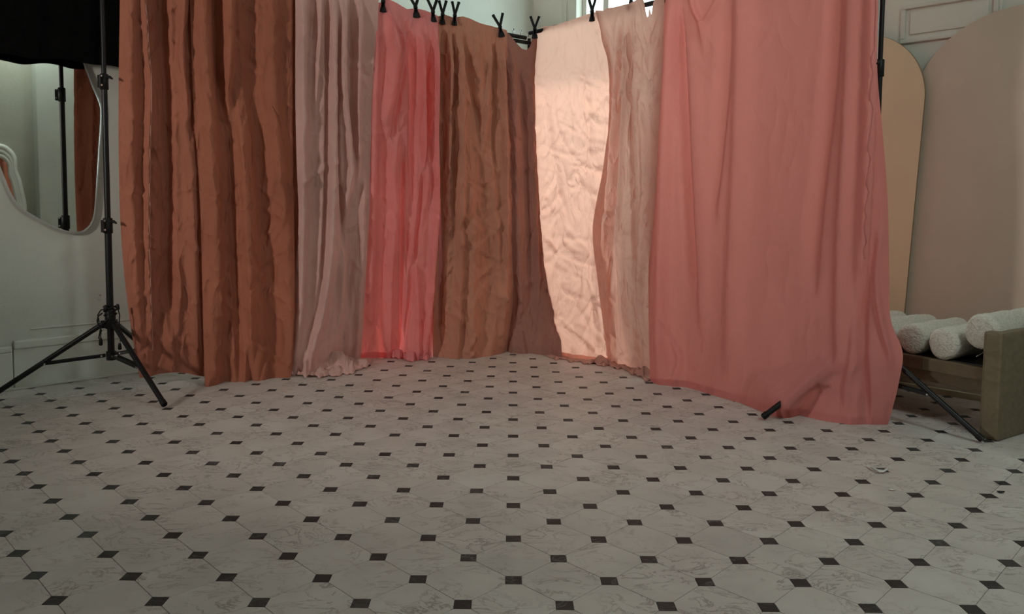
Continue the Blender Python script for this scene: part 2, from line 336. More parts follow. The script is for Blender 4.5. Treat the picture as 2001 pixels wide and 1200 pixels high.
for i in range(-42, 40):
    for j in range(-34, 40):
        x, y = TX + i * TD, TY + j * TD
        if y - x > 7.30 or x + y > 7.66 or x + y < -2.95 or y - x < -1.85: continue
        vis = False; d = x * x + y * y
        if y > 1.9:
            u, v = project(x, y, 0); vis = -40 < u < 2041 and v < 1240 and not (y > 5.95)
        cells[(i + j) % 2].append((not vis, d, x, y))
for par, (me, outl, nm, mat) in enumerate([(dot_me, SQ, 'dark_square_tile', M['dot']), (oct_me, OCT, 'octagon_tile', M['octagon'])]):
    lst = sorted(cells[par])
    for _, _, x, y in lst[:300]:
        o = bpy.data.objects.new(nm, me); COL.objects.link(o); o.parent = floor; o.location = (x, y, 0)
    mbx = MB(); n = len(outl)
    for _, _, x, y in lst[300:]:
        top = [(x + a, y + b_, 0) for a, b_ in outl]; bot = [(x + a, y + b_, -TT) for a, b_ in outl]
        mbx.add(top + bot, [tuple(range(n))] + [(k, k + n, (k + 1) % n + n, (k + 1) % n) for k in range(n)])
    o = mbx.build(nm + 's_beyond', mat, floor); o['kind'] = 'stuff'

# ------------------------------------------------------------------ backdrop stands and crossbars
STL = Vector((-2.345, 4.5, 0)); STR = Vector((1.905, 4.10, 0)); STC = Vector((.115, 6.03, 0))
def stand(name, base, top, feet, clamps, label, lever_dir, zleg=.40, zhub=.215):
    t = empty(name, base, label, 'light stand')
    B = Vector(base)
    MB().tube([B + UP * (zhub - .03), B + UP * clamps[0]], .0190, 18).build('lower_tube', M['black'], t)
    zs = clamps + [top]; rr = [.0160, .0130, .0110]
    nm = ['middle_tube', 'upper_tube', 'top_tube']
    for k in range(len(zs) - 1): MB().tube([B + UP * (zs[k] - .05), B + UP * zs[k + 1]], rr[k], 16).build(nm[k], M['black'], t)
    ld = Vector(lever_dir).normalized(); sd = Vector((-ld.y, ld.x, 0))
    for k, z in enumerate(clamps):
        r = .0215 - .003 * k
        c = MB().tube([B + UP * (z - .048), B + UP * (z - .045), B + UP * (z + .038), B + UP * (z + .042)], [r, r + .004, r + .004, r], 18)
        c.box(B + UP * (z - .005) - sd * (r + .008), ld, sd, UP, .011, .012, .036, .004)
        cl = c.build('tube_clamp', M['blackplastic'], t)
        q = MB(); q.tube([B + ld * (r) + UP * (z + .022), B + ld * (r + .022) + UP * (z + .022), B + ld * (r + .042) + UP * (z + .012)], [.008, .009, .005], 10)
        sub(q, 'lever', M['blackplastic'], cl)
        for dz in (-.026, .026):
            q = MB(); q.tube([B - sd * (r + .012) + UP * (z + dz) - ld * .012, B - sd * (r + .012) + UP * (z + dz) + ld * .014], .006, 10); sub(q, 'bolt', M['steel'], cl)
    # leg collar and lower hub
    MB().tube([B + UP * (zleg - .03), B + UP * (zleg - .025), B + UP * (zleg + .085), B + UP * (zleg + .09)], [.024, .030, .028, .022], 18).build('leg_collar', M['blackplastic'], t)
    MB().tube([B + UP * (zhub - .028), B + UP * (zhub + .022)], .027, 18).build('brace_hub', M['blackplastic'], t)
    for f in feet:
        F = Vector((f[0], f[1], .018)); d = (F - B); d.z = 0; d.normalize(); sdv = Vector((-d.y, d.x, 0))
        A = B + d * .042 + UP * zleg
        MB().box(B + d * .036 + UP * (zleg - .002), d, sdv, UP, .016, .013, .022, .004).build('leg_joint', M['blackplastic'], t)
        lg = MB().tube([A, F], .0150, 12).build('leg', M['black'], t)
        dirn = (F - A).normalized()
        q = MB(); q.tube([F - dirn * .03, F - dirn * .004], .0172, 12); sub(q, 'rubber_foot', M['blackplastic'], lg)
        Pm = A.lerp(F, .52)
        for s in (-1, 1):
            br = MB(); p, e = B + d * .03 + UP * zhub + sdv * .015 * s, Pm + sdv * .015 * s - UP * .012
            ax = (e - p); L = ax.length; ax.normalize(); br.box((p + e) / 2, ax, sdv, ax.cross(sdv), L / 2, .0035, .008, .001)
            bo = br.build('brace', M['black'], t)
        q = MB(); q.tube([Pm - sdv * .022 - UP * .012, Pm + sdv * .022 - UP * .012], .0052, 8); q.build('rivet', M['steel'], t)
        q = MB(); q.tube([B + d * .05 + UP * zhub - sdv * .02, B + d * .05 + UP * zhub + sdv * .02], .005, 8); q.build('rivet', M['steel'], t)
    return t
HL, HR, HC = 2.475, 2.475, 2.36
stand('backdrop_stand', STL, HL + .03, [(-1.872, 4.134), (-2.905, 4.26), (-2.28, 5.095)], [.976, 1.80], 'black tripod backdrop stand in front of the mirror, left of the rust drape', (1, -.35, 0))
stand('backdrop_stand', STR, HR + .03, [(1.325, 4.009), (2.264, 3.649), (2.12, 4.64)], [.98, 1.85], 'black tripod backdrop stand at the right end of the rose drape, beside the bench', (-.6, -.8, 0))
stand('backdrop_stand', STC, HC + .02, [(.115, 6.58), (-.385, 6.29), (.615, 6.29)], [.98, 1.80], 'black backdrop stand mostly hidden behind the drapes where the two crossbars meet', (1, 0, 0))
def crossbar(a, b_, label, endfit):
    a = Vector(a); b_ = Vector(b_); t = empty('crossbar', a, label, 'crossbar')
    q = a.lerp(b_, .34); q2 = a.lerp(b_, .68)
    MB().tube([a, q], .0150, 14).build('tube_section', M['black'], t)
    MB().tube([q - (b_ - a).normalized() * .06, q2], .0165, 14).build('tube_section', M['black'], t)
    MB().tube([q2 - (b_ - a).normalized() * .06, b_], .0150, 14).build('tube_section', M['black'], t)
    d = (b_ - a).normalized(); sd = Vector((-d.y, d.x, 0)).normalized()
    if endfit:
        MB().box(a + d * .04 - UP * .034, d, sd, UP, .085, .013, .012, .004).build('end_bracket', M['blackplastic'], t)
        for k in (-.02, .045, .11):
            s_ = MB().tube([a + d * k + UP * .012, a + d * k + UP * .04], .0045, 8); s_.box(a + d * k + UP * .045, d, sd, UP, .009, .004, .009, .002); s_.build('wing_screw', M['steel'], t)
    for q_ in (q, q2): MB().tube([q_ - d * .02, q_ + d * .02], .0195, 14).build('joint_sleeve', M['blackplastic'], t)
    return t
BL0 = Vector((.10, 5.90, 2.362)); BL1 = Vector((-2.36, 4.5, 2.475)); BR0 = Vector((.10, 5.88, 2.392)); BR1 = Vector((1.92, 4.09, 2.475))
OFFL = Vector((-.011, .019, 0)); OFFR = Vector((.016, .016, 0))
crossbar(BL0 + OFFL, BL1 + OFFL, 'black crossbar carrying the rust, dusty pink, coral and brown drapes', True)
crossbar(BR0 + OFFR, BR1 + OFFR, 'black crossbar carrying the peach, beige and rose drapes', False)
# loose black cords with plugs tied to the collar of the left stand
t = empty('power_cord', STL + UP * .44, 'black cord with small plugs wound around the collar of the left stand', 'cord')
for nm, pts, r in [('cord_loop', [(200, 612), (192, 618), (190, 628), (195, 640), (199, 648)], .0042), ('cord_loop', [(208, 603), (197, 606), (191, 616), (194, 630)], .0036),
                   ('cord_loop', [(210, 625), (200, 633), (196, 645), (193, 662)], .0036), ('cord_loop', [(231, 606), (234, 616), (233, 632), (236, 642)], .0036),
                   ('cord_loop', [(198, 646), (197, 655), (197, 664)], .003), ('cord_loop', [(237, 640), (236, 655), (235, 668)], .003)]:
    p = [Vector(at(x, y, 4.465)) for x, y in pts]
    q = []
    for k in range(len(p) - 1):
        for s in range(4): q.append(p[k].lerp(p[k + 1], s / 4))
    q.append(p[-1]); MB().tube(q, r, 8).build(nm, M['blackplastic'], t)
for x, y, l in [(197, 668, .022), (234, 677, .02), (206, 602, .018), (230, 600, .018)]:
    c = Vector(at(x, y, 4.465)); MB().tube([c + UP * l, c + UP * l * .6, c - UP * l * .7, c - UP * l], [.005, .009, .011, .006], 10).build('plug', M['blackplastic'], t)
for k in range(3):
    pts = [STL + UP * (.455 + .022 * k + .006 * math.sin(3 * a + k)) + Vector((math.cos(a), math.sin(a), 0)) * (.031 + .003 * math.sin(5 * a + k)) for a in np.linspace(0, 6.28, 20)]
    MB().tube(pts, .0048, 8).build('cord_wrap', M['blackplastic'], t)

# ------------------------------------------------------------------ drapes
NLB = Vector((BL1.y - BL0.y, -(BL1.x - BL0.x), 0)).normalized();  NLB = NLB if NLB.y < 0 else -NLB
NRB = Vector((BR1.y - BR0.y, -(BR1.x - BR0.x), 0)).normalized();  NRB = NRB if NRB.y < 0 else -NRB
PL = {'L': (np.array([NLB.x, NLB.y]), float(NLB.x * BL0.x + NLB.y * BL0.y), np.array(NLB)), 'R': (np.array([NRB.x, NRB.y]), float(NRB.x * BR0.x + NRB.y * BR0.y), np.array(NRB))}
def iy(pts, y): p = sorted(pts, key=lambda q: q[1]); return np.interp(y, [q[1] for q in p], [q[0] for q in p])
def ix(pts, x): p = sorted(pts, key=lambda q: q[0]); return np.interp(x, [q[0] for q in p], [q[1] for q in p])
def bellc(d, wl, wr):
    a = np.where(d < 0, -d / wl, d / wr); return np.where(a < 1, .5 + .5 * np.cos(np.pi * np.clip(a, 0, 1)), 0)
def smooth_iy(pts, y):
    """piecewise cubic (Catmull-Rom) through fold points, x as a function of y"""
    p = sorted(pts, key=lambda q: q[1]); ys = np.array([q[1] for q in p], float); xs = np.array([q[0] for q in p], float)
    if len(p) < 3: return np.interp(y, ys, xs)
    m = np.gradient(xs, ys); yc = np.clip(y, ys[0], ys[-1]); k = np.clip(np.searchsorted(ys, yc) - 1, 0, len(ys) - 2)
    hh = ys[k + 1] - ys[k]; s = (yc - ys[k]) / hh
    return (2 * s**3 - 3 * s**2 + 1) * xs[k] + (s**3 - 2 * s**2 + s) * hh * m[k] + (-2 * s**3 + 3 * s**2) * xs[k + 1] + (s**3 - s**2) * hh * m[k + 1]
def creases(rng, X, Y, n, box, lr, wr, ar, ang, sign=None):
    F = np.zeros_like(X)
    for _ in range(n):
        cx = rng.uniform(box[0], box[2]); cy = rng.uniform(box[1], box[3]); L = rng.uniform(*lr) / 2; W = rng.uniform(*wr)
        a = math.radians(rng.choice(ang) + rng.uniform(-22, 22)); amp = 1.25 * rng.uniform(*ar) * (sign or rng.choice([1, 1, -1]))
        ca, sa = math.cos(a), math.sin(a); dx, dy = X - cx, Y - cy
        l = dx * ca + dy * sa; bend = rng.uniform(-.25, .25); d = -dx * sa + dy * ca + bend * l * l / L
        k = np.clip(1 - np.abs(l) / L, 0, 1); wloc = W * (.35 + .65 * k)
        asym = rng.uniform(.35, 1.0); dd = np.where(d < 0, -d / wloc, d / (wloc * asym))
        F += amp * np.sqrt(k) * np.clip(1 - dd, 0, 1) ** 1.4
    return F
def drape(name, side, left, right, top, bottom, off, folds, mat, seed, label, group, ncrease, amp=(.003, .010), ang=(35, -40, 70, -65), off_b=None, res=2.0, hem=True, wave=.0, famp=1.08, back=.25, front=(), rest=.07, curl=None):
    rng = random.Random(seed); n2, c0, n3 = PL[side]
    yt = np.mean([q[1] for q in top]); yb = np.mean([q[1] for q in bottom])
    wpx = max(iy(right, yt) - iy(left, yt), iy(right, yb) - iy(left, yb)); nu = int(wpx / res) + 2; nt = int((yb - yt) / (res * 1.9)) + 2
    u, t = np.meshgrid(np.linspace(0, 1, nu), np.linspace(0, 1, nt))
    xt = iy(left, yt) + (iy(right, yt) - iy(left, yt)) * u; y0 = ix(top, xt)
    xb = iy(left, yb) + (iy(right, yb) - iy(left, yb)) * u; y1 = ix(bottom, xb)
    y = y0 + (y1 - y0) * t
    xl, xr = smooth_iy(left, y), smooth_iy(right, y); x = xl + (xr - xl) * u
    dx, dz = ray(x, y); cosn = np.abs(n2[0] * dx + n2[1])
    Yp = plane_Y(x, y, n2, c0); ob = off if off_b is None else off_b
    Y = Yp - (off + (ob - off) * t) / cosn
    Yg = ground_Y(xb, y1); Ypb = plane_Y(xb, y1, n2, c0) - ob / cosn
    kick = np.clip(Ypb - Yg, -back, .6); Y = Y - kick * np.clip((t - .35) / .65, 0, 1) ** 2.2
    if curl: Y = Y + curl[0] * np.exp(-np.maximum(x - xl, 0) / curl[1])       # the edge turns back towards its neighbour
    P = at(x, y, Y)
    F = np.zeros_like(x)
    for pts, a, wl, wr in folds:
        fx = smooth_iy(pts, y); ys = [q[1] for q in pts]; lo, hi = min(ys), max(ys)
        fade = np.clip((y - lo + 25) / 75, 0, 1) * np.clip((hi + 70 - y) / 110, 0, 1)
        fade = fade * fade * (3 - 2 * fade)
        F += a * famp * .01 * bellc(x - fx, wl, wr) * fade
    bx = (x.min() - 10, max(y.min(), -60), x.max() + 10, y.max())
    FC = creases(rng, x, y, ncrease, bx, (40, 150), (7, 20), amp, ang)
    FC += creases(rng, x, y, ncrease * 2, bx, (15, 55), (3.5, 9), (amp[0] * .5, amp[1] * .5), ang)
    F += FC * np.clip(np.minimum(u, 1 - u) * wpx / 14, .2, 1)
    if wave: F += wave * np.sin((x - xl) * .11 + seed + .004 * y) * (.4 + .6 * t)
    gt = np.clip((1 - t) / .02, 0, 1)
    F = F * np.clip((y - y0) / 80, .2, 1) if yt > -40 else F
    F = np.where(y - y0 < 34, np.maximum(F, .012 - off), F)
    P = P + F[..., None] * n3[None, None, :]
    for A_, B_ in front:                                      # the cloth lies over these stand members
        A_, B_ = np.array(A_, float), np.array(B_, float); pa, pb = project(*A_), project(*B_)
        ux, uy = pb[0] - pa[0], pb[1] - pa[1]; ll = ux * ux + uy * uy
        xp, yp = project(P[..., 0], P[..., 1], P[..., 2])
        k_ = np.clip(((xp - pa[0]) * ux + (yp - pa[1]) * uy) / ll, 0, 1); dd = np.hypot(xp - pa[0] - k_ * ux, yp - pa[1] - k_ * uy)
        lim = A_[1] + (B_[1] - A_[1]) * k_ - .045 + .0045 * np.maximum(0, dd - 8)
        ratio = np.minimum(1, lim / P[..., 1]); P[..., :2] *= ratio[..., None]; P[..., 2] = CAM_H + (P[..., 2] - CAM_H) * ratio
    P[..., 2] = np.maximum(P[..., 2], .002)
    zl = P[-1, :, 2]; near = np.where(zl < rest, zl - .0012, 0)        # let the hem rest on the floor
    P[..., 2] -= near[None, :] * np.clip((t - .9) / .1, 0, 1)
    P[..., 2] = np.maximum(P[..., 2], .0012)
    me = bpy.data.meshes.new(name); idx = np.arange(nu * nt).reshape(nt, nu)
    fc = np.stack([idx[:-1, :-1], idx[1:, :-1], idx[1:, 1:], idx[:-1, 1:]], -1).reshape(-1, 4)
    root = P[-1, nu // 2].copy(); root[2] = 0
    me.from_pydata((P - root).reshape(-1, 3).tolist(), [], fc.tolist()); me.update()
    me.polygons.foreach_set('use_smooth', [True] * len(me.polygons)); me.materials.append(mat)
    o = link(name, me); o.location = root.tolist(); tag(o, label, 'drape', group)
    if hem:                                                   # a narrow turned hem along the lower edge
        k = max(3, int(9 / (res * 1.9))); hp = P[-k - 1:] + n3[None, None, :] * .0035
        hp[..., 2] = np.maximum(hp[..., 2], .0011)
        i2 = np.arange(hp.shape[0] * nu).reshape(-1, nu); f2 = np.stack([i2[:-1, :-1], i2[1:, :-1], i2[1:, 1:], i2[:-1, 1:]], -1).reshape(-1, 4)
        hm = bpy.data.meshes.new('hem'); hm.from_pydata((hp - root).reshape(-1, 3).tolist(), [], f2.tolist()); hm.update()
        hm.polygons.foreach_set('use_smooth', [True] * len(hm.polygons)); hm.materials.append(mat); link('hem', hm, o)
    o['_P'] = 0; del o['_P']
    return o, P, x, y, root
def pool(o, root, back, front, mat, seed, hgt):
    """cloth that lies in a heap on the floor below the drape"""
    rng = random.Random(seed); xs0, xs1 = min(q[0] for q in front), max(q[0] for q in front)
    nu, nt = int((xs1 - xs0) / 1.4), 44
    u, t = np.meshgrid(np.linspace(0, 1, nu), np.linspace(0, 1, nt)); x = xs0 + (xs1 - xs0) * u
    rag = 3.0 * np.sin(x * .21 + seed) + 2.0 * np.sin(x * .47 + 2 * seed)
    yb, yf = ix(back, x), ix(front, x) + rag * .6
    y = yb + (yf - yb) * t
    P = at(x, y, ground_Y(x, y))
    X, Y = x, y * 4.4
    F = creases(rng, X, Y, 22, (xs0, (Y.min()), xs1, Y.max()), (60, 170), (10, 24), (hgt * .3, hgt * .8), (5, -20, 30, 160), 1)
    F += creases(rng, X, Y, 50, (xs0, (Y.min()), xs1, Y.max()), (25, 70), (5, 11), (hgt * .08, hgt * .25), (5, -40, 50, 90), 1)
    edge = np.clip((1 - t) / .10, 0, 1) * np.clip(np.minimum(u, 1 - u) / .05, 0, 1)
    P[..., 2] = .006 + np.clip(F, 0, hgt * 1.5) * (.12 + .88 * edge) + .006 * edge
    me = bpy.data.meshes.new('pooled_cloth'); idx = np.arange(nu * nt).reshape(nt, nu)
    fc = np.stack([idx[:-1, :-1], idx[1:, :-1], idx[1:, 1:], idx[:-1, 1:]], -1).reshape(-1, 4)
    me.from_pydata((P - root).reshape(-1, 3).tolist(), [], fc.tolist()); me.update()
    me.polygons.foreach_set('use_smooth', [True] * len(me.polygons)); me.materials.append(mat); link('pooled_cloth', me, o)

GRP = None
# --- rust, first length (left edge of the set), with a pale selvedge running down it
oA, PA, xA, yA, rA = drape('rust_drape', 'L',
    [(234, -80), (234, 0), (232, 150), (232, 300), (238, 480), (250, 600), (262, 680), (274, 745)], [(392, -80), (394, 0), (402, 300), (408, 740)],
    [(200, -72), (420, -62)], [(260, 738), (285, 737), (310, 731), (335, 727), (365, 729), (410, 738)], .0,
    [([(256, -60), (256, 150), (256, 300), (262, 500), (276, 700)], 5, 24, 22), ([(278, -60), (288, 80), (294, 160), (291, 300), (290, 450), (297, 700)], 4.5, 16, 3.5),
     ([(318, -60), (318, 0), (326, 200), (330, 420), (328, 600)], -8, 30, 17), ([(358, -60), (358, 0), (355, 130), (364, 210)], 7, 14, 13), ([(310, 150), (318, 300), (325, 420)], 2.5, 8, 14),
     ([(345, 500), (352, 560), (348, 620)], 2.5, 8, 8), ([(372, 260), (378, 450), (386, 700)], 3.5, 22, 12), ([(322, 560), (326, 640), (335, 700)], 3, 14, 16)],
    M['rust'], 3, 'rust drape at the far left with a pale selvedge down its fold', GRP, 70, (.005, .016), back=.02, rest=0)
ms = (np.abs(xA - smooth_iy([(279, -60), (289, 80), (295, 160), (292, 300), (291, 450), (298, 700)], yA)) < 2.4); k = np.argmin(np.abs(xA - smooth_iy([(279, -60), (289, 80), (295, 160), (292, 300), (291, 450), (298, 700)], yA)), axis=1)
pp = [PA[i, k[i]] + np.array(NLB) * .004 for i in range(0, PA.shape[0] - 12, 3)]
q = MB().tube(pp, .0032, 6); q.v = [tuple(np.array(p) - rA) for p in q.v]; s_ = q.build('selvedge', M['selvedge'], None); s_.parent = oA
# --- rust, second length
drape('rust_drape', 'L',
    [(368, -80), (371, 0), (378, 200), (391, 400), (395, 550), (398, 680), (400, 760)], [(590, -80), (590, 0), (592, 300), (592, 450), (586, 560), (578, 660), (564, 750)],
    [(350, -62), (620, -50)], [(395, 755), (405, 755), (425, 746), (445, 746), (478, 748), (490, 742), (515, 742), (550, 738), (600, 735)], .035,
    [([(394, -60), (396, 0), (403, 150), (413, 300), (421, 450), (424, 620), (420, 755)], 6.5, 26, 22), ([(424, -60), (424, 0), (428, 120), (436, 215)], -8, 14, 13),
     ([(449, -60), (448, 0), (447, 100), (440, 190)], 6.5, 18, 14), ([(466, 215), (471, 300), (479, 450), (487, 600), (496, 750)], 5.5, 10, 36), ([(447, 240), (452, 330), (457, 450), (466, 600), (472, 740)], -4, 14, 8),
     ([(485, -60), (488, 0), (500, 200), (516, 400), (530, 550), (540, 700)], -4, 26, 20), ([(530, -60), (530, 60), (532, 180), (545, 330), (558, 450), (566, 600), (560, 720)], 4.5, 22, 26),
     ([(578, -60), (578, 300), (580, 500), (575, 700)], -4, 8, 8)],
    M['rust2'], 5, 'deep rust drape in broad folds, left of the dusty pink drape', GRP, 85, (.005, .017))
# --- dusty pink
oC, PC, xC, yC, rC = drape('dusty_pink_drape', 'L',
    [(575, -80), (577, 0), (577, 200), (580, 330), (582, 420), (576, 550), (572, 640), (560, 700), (553, 735)], [(742, -80), (740, 0), (734, 150), (727, 260), (722, 420), (716, 520), (709, 640), (704, 715)],
    [(540, -48), (640, -40), (770, -8)], [(545, 730), (575, 734), (610, 730), (640, 722), (680, 710), (720, 704)], .05,
    [([(588, -60), (589, 100), (590, 300), (588, 450), (582, 600), (573, 690)], 5, 11, 18), ([(612, -60), (614, 200), (616, 400), (606, 620)], -2.5, 18, 16), ([(617, -40), (616, 45)], -5, 12, 8),
     ([(627, -40), (623, 80), (617, 200)], 4.5, 12, 6), ([(640, -40), (641, 150), (640, 320), (636, 450), (622, 600), (600, 680)], -6, 8, 6), ([(650, -40), (649, 150), (649, 320), (646, 430), (640, 520), (622, 620), (598, 705)], 7, 12, 24),
     ([(661, 20), (659, 180), (661, 330), (668, 420)], -6, 6, 5), ([(670, -40), (668, 60), (669, 180), (678, 270), (682, 330), (675, 390)], 7, 12, 14), ([(688, -40), (689, 120), (690, 270)], -6, 8, 8),
     ([(702, -20), (699, 120), (697, 240), (698, 320)], 5, 6, 9), ([(710, 350), (706, 420), (708, 490)], 5, 7, 9), ([(664, 470), (668, 560), (672, 640)], 3.5, 14, 16), ([(690, 480), (680, 580), (668, 690)], -4, 16, 12), ([(704, 540), (698, 640), (694, 700)], 3, 9, 8)],
    M['dusty'], 7, 'dusty pink drape between the rust and coral drapes, its hem heaped on the floor', GRP, 60, (.005, .014), hem=False)
pool(oC, rC, [(560, 712), (600, 700), (640, 693), (680, 690), (725, 700)], [(556, 726), (575, 736), (600, 739), (640, 738), (680, 733), (700, 726), (726, 712)], M['dusty'], 2, .07)
# --- coral
oD, PD, xD, yD, rD = drape('coral_drape', 'L',
    [(736, -20), (735, 10), (728, 150), (720, 260), (714, 420), (709, 520), (703, 640), (698, 710)], [(857, 20), (855, 120), (853, 250), (857, 330), (861, 400), (864, 500), (868, 620), (870, 710)],
    [(725, 8), (745, 4), (757, -2), (775, 6), (796, 18), (812, 16), (830, 20), (845, 26), (862, 34)], [(690, 690), (720, 695), (745, 700), (780, 698), (800, 704), (830, 703), (862, 690)], .03,
    [([(764, 0), (768, 70), (764, 150), (752, 230)], 7, 18, 20), ([(792, 40), (797, 80), (786, 160), (770, 240)], -3, 10, 8), ([(752, 10), (768, 45), (788, 68)], 5, 7, 5), ([(806, 28), (798, 55), (788, 72)], 4, 5, 7), ([(766, 20), (774, 52)], -4, 9, 7), ([(804, 70), (808, 180), (806, 300), (800, 500)], -7, 12, 10),
     ([(820, 60), (823, 180), (826, 290), (831, 360)], 7, 8, 11), ([(838, 100), (836, 210), (824, 390), (806, 540), (796, 650)], -6, 7, 6), ([(848, 30), (851, 150), (849, 260), (851, 390), (842, 540), (832, 660)], 6.5, 11, 9),
     ([(736, 40), (731, 200), (726, 400), (720, 600)], 4, 12, 14), ([(776, 260), (766, 340), (770, 400), (762, 520), (758, 680)], 5, 14, 11), ([(788, 300), (786, 480), (786, 670)], -5, 8, 7), ([(803, 320), (803, 450), (812, 570), (814, 690)], 4.5, 9, 8),
     ([(745, 240), (745, 400), (738, 640)], -2.5, 12, 14)],
    M['coral'], 11, 'coral pink drape with bright deep folds between the dusty pink and clay brown drapes', GRP, 50, (.005, .013))
pool(oD, rD, [(735, 688), (780, 688), (840, 688)], [(738, 697), (770, 700), (800, 707), (840, 703)], M['coral'], 9, .035)
# --- clay brown
drape('clay_brown_drape', 'L',
    [(848, 20), (850, 250), (853, 400), (849, 520), (846, 640), (846, 705)], [(990, 50), (996, 200), (1001, 400), (1003, 550), (998, 650), (990, 700)],
    [(850, 34), (868, 28), (885, 34), (905, 32), (920, 37), (940, 46), (965, 52), (1000, 62)], [(855, 698), (880, 701), (925, 700), (960, 696), (1000, 684)], .015,
    [([(867, 40), (866, 300), (865, 480), (864, 640)], -7, 9, 9), ([(877, 60), (879, 150), (876, 230), (873, 360)], 5, 6, 7), ([(888, 40), (887, 250), (886, 420)], -6, 6, 5), ([(896, 90), (898, 300), (894, 500), (888, 690)], 6, 8, 14),
     ([(906, 50), (918, 150), (936, 235)], -5, 8, 8), ([(922, 70), (934, 150), (944, 220)], 3.5, 10, 16), ([(961, 100), (950, 190), (944, 260)], 3, 7, 8), ([(914, 330), (922, 500), (914, 690)], 3.5, 18, 20), ([(940, 300), (950, 420), (960, 560), (940, 690)], -2.5, 20, 18),
     ([(967, 50), (967, 180), (966, 300)], -5, 7, 6), ([(979, 60), (983, 250), (986, 450), (980, 640)], 5.5, 9, 9), ([(960, 330), (970, 480), (975, 620)], 2.5, 10, 10)],
    M['brown'], 13, 'crumpled clay brown drape clipped left of the corner, beside the coral drape', GRP, 120, (.006, .018))
# --- mauve brown in the corner
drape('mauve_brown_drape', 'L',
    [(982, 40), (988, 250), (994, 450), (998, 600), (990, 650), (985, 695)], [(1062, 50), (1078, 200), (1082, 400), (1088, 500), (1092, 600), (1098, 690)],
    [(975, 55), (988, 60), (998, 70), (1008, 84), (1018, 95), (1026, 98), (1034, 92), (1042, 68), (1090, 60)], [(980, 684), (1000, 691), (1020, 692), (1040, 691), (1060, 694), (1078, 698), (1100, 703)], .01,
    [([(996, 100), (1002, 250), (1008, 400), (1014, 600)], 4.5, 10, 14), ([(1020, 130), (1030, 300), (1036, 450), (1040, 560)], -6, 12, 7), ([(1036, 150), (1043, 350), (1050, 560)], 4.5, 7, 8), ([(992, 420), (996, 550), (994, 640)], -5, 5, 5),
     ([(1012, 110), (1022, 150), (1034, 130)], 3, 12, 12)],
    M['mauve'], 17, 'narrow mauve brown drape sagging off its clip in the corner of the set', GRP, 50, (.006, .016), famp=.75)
# --- peach, lit through from behind
drape('peach_drape', 'R',
    [(1045, 40), (1043, 200), (1050, 350), (1060, 500), (1070, 600), (1080, 700)], [(1172, 15), (1202, 130), (1206, 230), (1196, 330), (1190, 450), (1194, 550), (1198, 712)],
    [(1040, 66), (1050, 58), (1062, 52), (1082, 50), (1112, 40), (1150, 28), (1165, 24), (1215, 14)], [(1075, 694), (1110, 701), (1145, 707), (1200, 712)], .02,
    [([(1052, 90), (1053, 220), (1060, 380), (1072, 540)], 3, 8, 10), ([(1066, 180), (1086, 320), (1110, 420)], 1.8, 6, 10), ([(1152, 60), (1149, 170), (1154, 260), (1150, 400)], 2.0, 8, 12), ([(1100, 300), (1092, 450), (1100, 600)], 1.5, 18, 18),
     ([(1162, 380), (1158, 520), (1168, 690)], 2.5, 10, 12), ([(1135, 420), (1138, 560), (1132, 690)], -1.5, 16, 16)],
    M['peach'], 19, 'pale peach drape glowing with sunlight from the window behind it', GRP, 150, (.005, .014), (35, -55, -60, 60, 20), curl=(.26, 9))
# --- beige pink
oH, PH, xH, yH, rH = drape('beige_pink_drape', 'R',
    [(1160, 10), (1186, 110), (1190, 220), (1178, 330), (1158, 450), (1168, 550), (1186, 690), (1190, 725)], [(1300, -40), (1298, 20), (1295, 150), (1290, 250), (1285, 350), (1280, 450), (1276, 550), (1278, 740)],
    [(1150, 24), (1163, 20), (1176, 21), (1186, 16), (1200, 14), (1230, 7), (1240, 2), (1253, -8), (1259, 4), (1263, 33), (1266, 34), (1269, 12), (1273, 32), (1276, 8), (1284, -14), (1305, -20)], [(1180, 708), (1200, 714), (1240, 722), (1285, 730)], .055,
    [([(1176, 60), (1174, 110), (1172, 150)], 5, 14, 14), ([(1206, 40), (1208, 150), (1200, 260), (1190, 400), (1180, 480)], 4.5, 8, 8), ([(1215, 30), (1213, 200), (1205, 350), (1194, 480), (1190, 560)], -4.5, 6, 5), ([(1223, 30), (1222, 200), (1216, 350), (1208, 480)], 4.5, 7, 8),
     ([(1231, 40), (1233, 250), (1238, 420), (1240, 560)], -5.5, 6, 5), ([(1243, 30), (1252, 70), (1262, 95)], 4, 8, 8), ([(1288, 40), (1274, 90), (1264, 120)], 4, 9, 8), ([(1254, 180), (1262, 330), (1256, 480), (1250, 600)], 4, 13, 13),
     ([(1215, 440), (1216, 550), (1222, 650)], 4.5, 12, 12), ([(1200, 520), (1196, 620), (1200, 690)], -5, 8, 8), ([(1238, 560), (1245, 640), (1250, 700)], -3, 10, 10)],
    M['beige'], 23, 'pleated beige pink drape between the peach and rose drapes, bunched on the floor', GRP, 100, (.005, .015), hem=False)
pool(oH, rH, [(1062, 694), (1180, 704), (1230, 708), (1300, 720)], [(1066, 699), (1110, 706), (1150, 712), (1190, 717), (1215, 722), (1240, 734), (1262, 745), (1300, 740)], M['beige'], 6, .05)
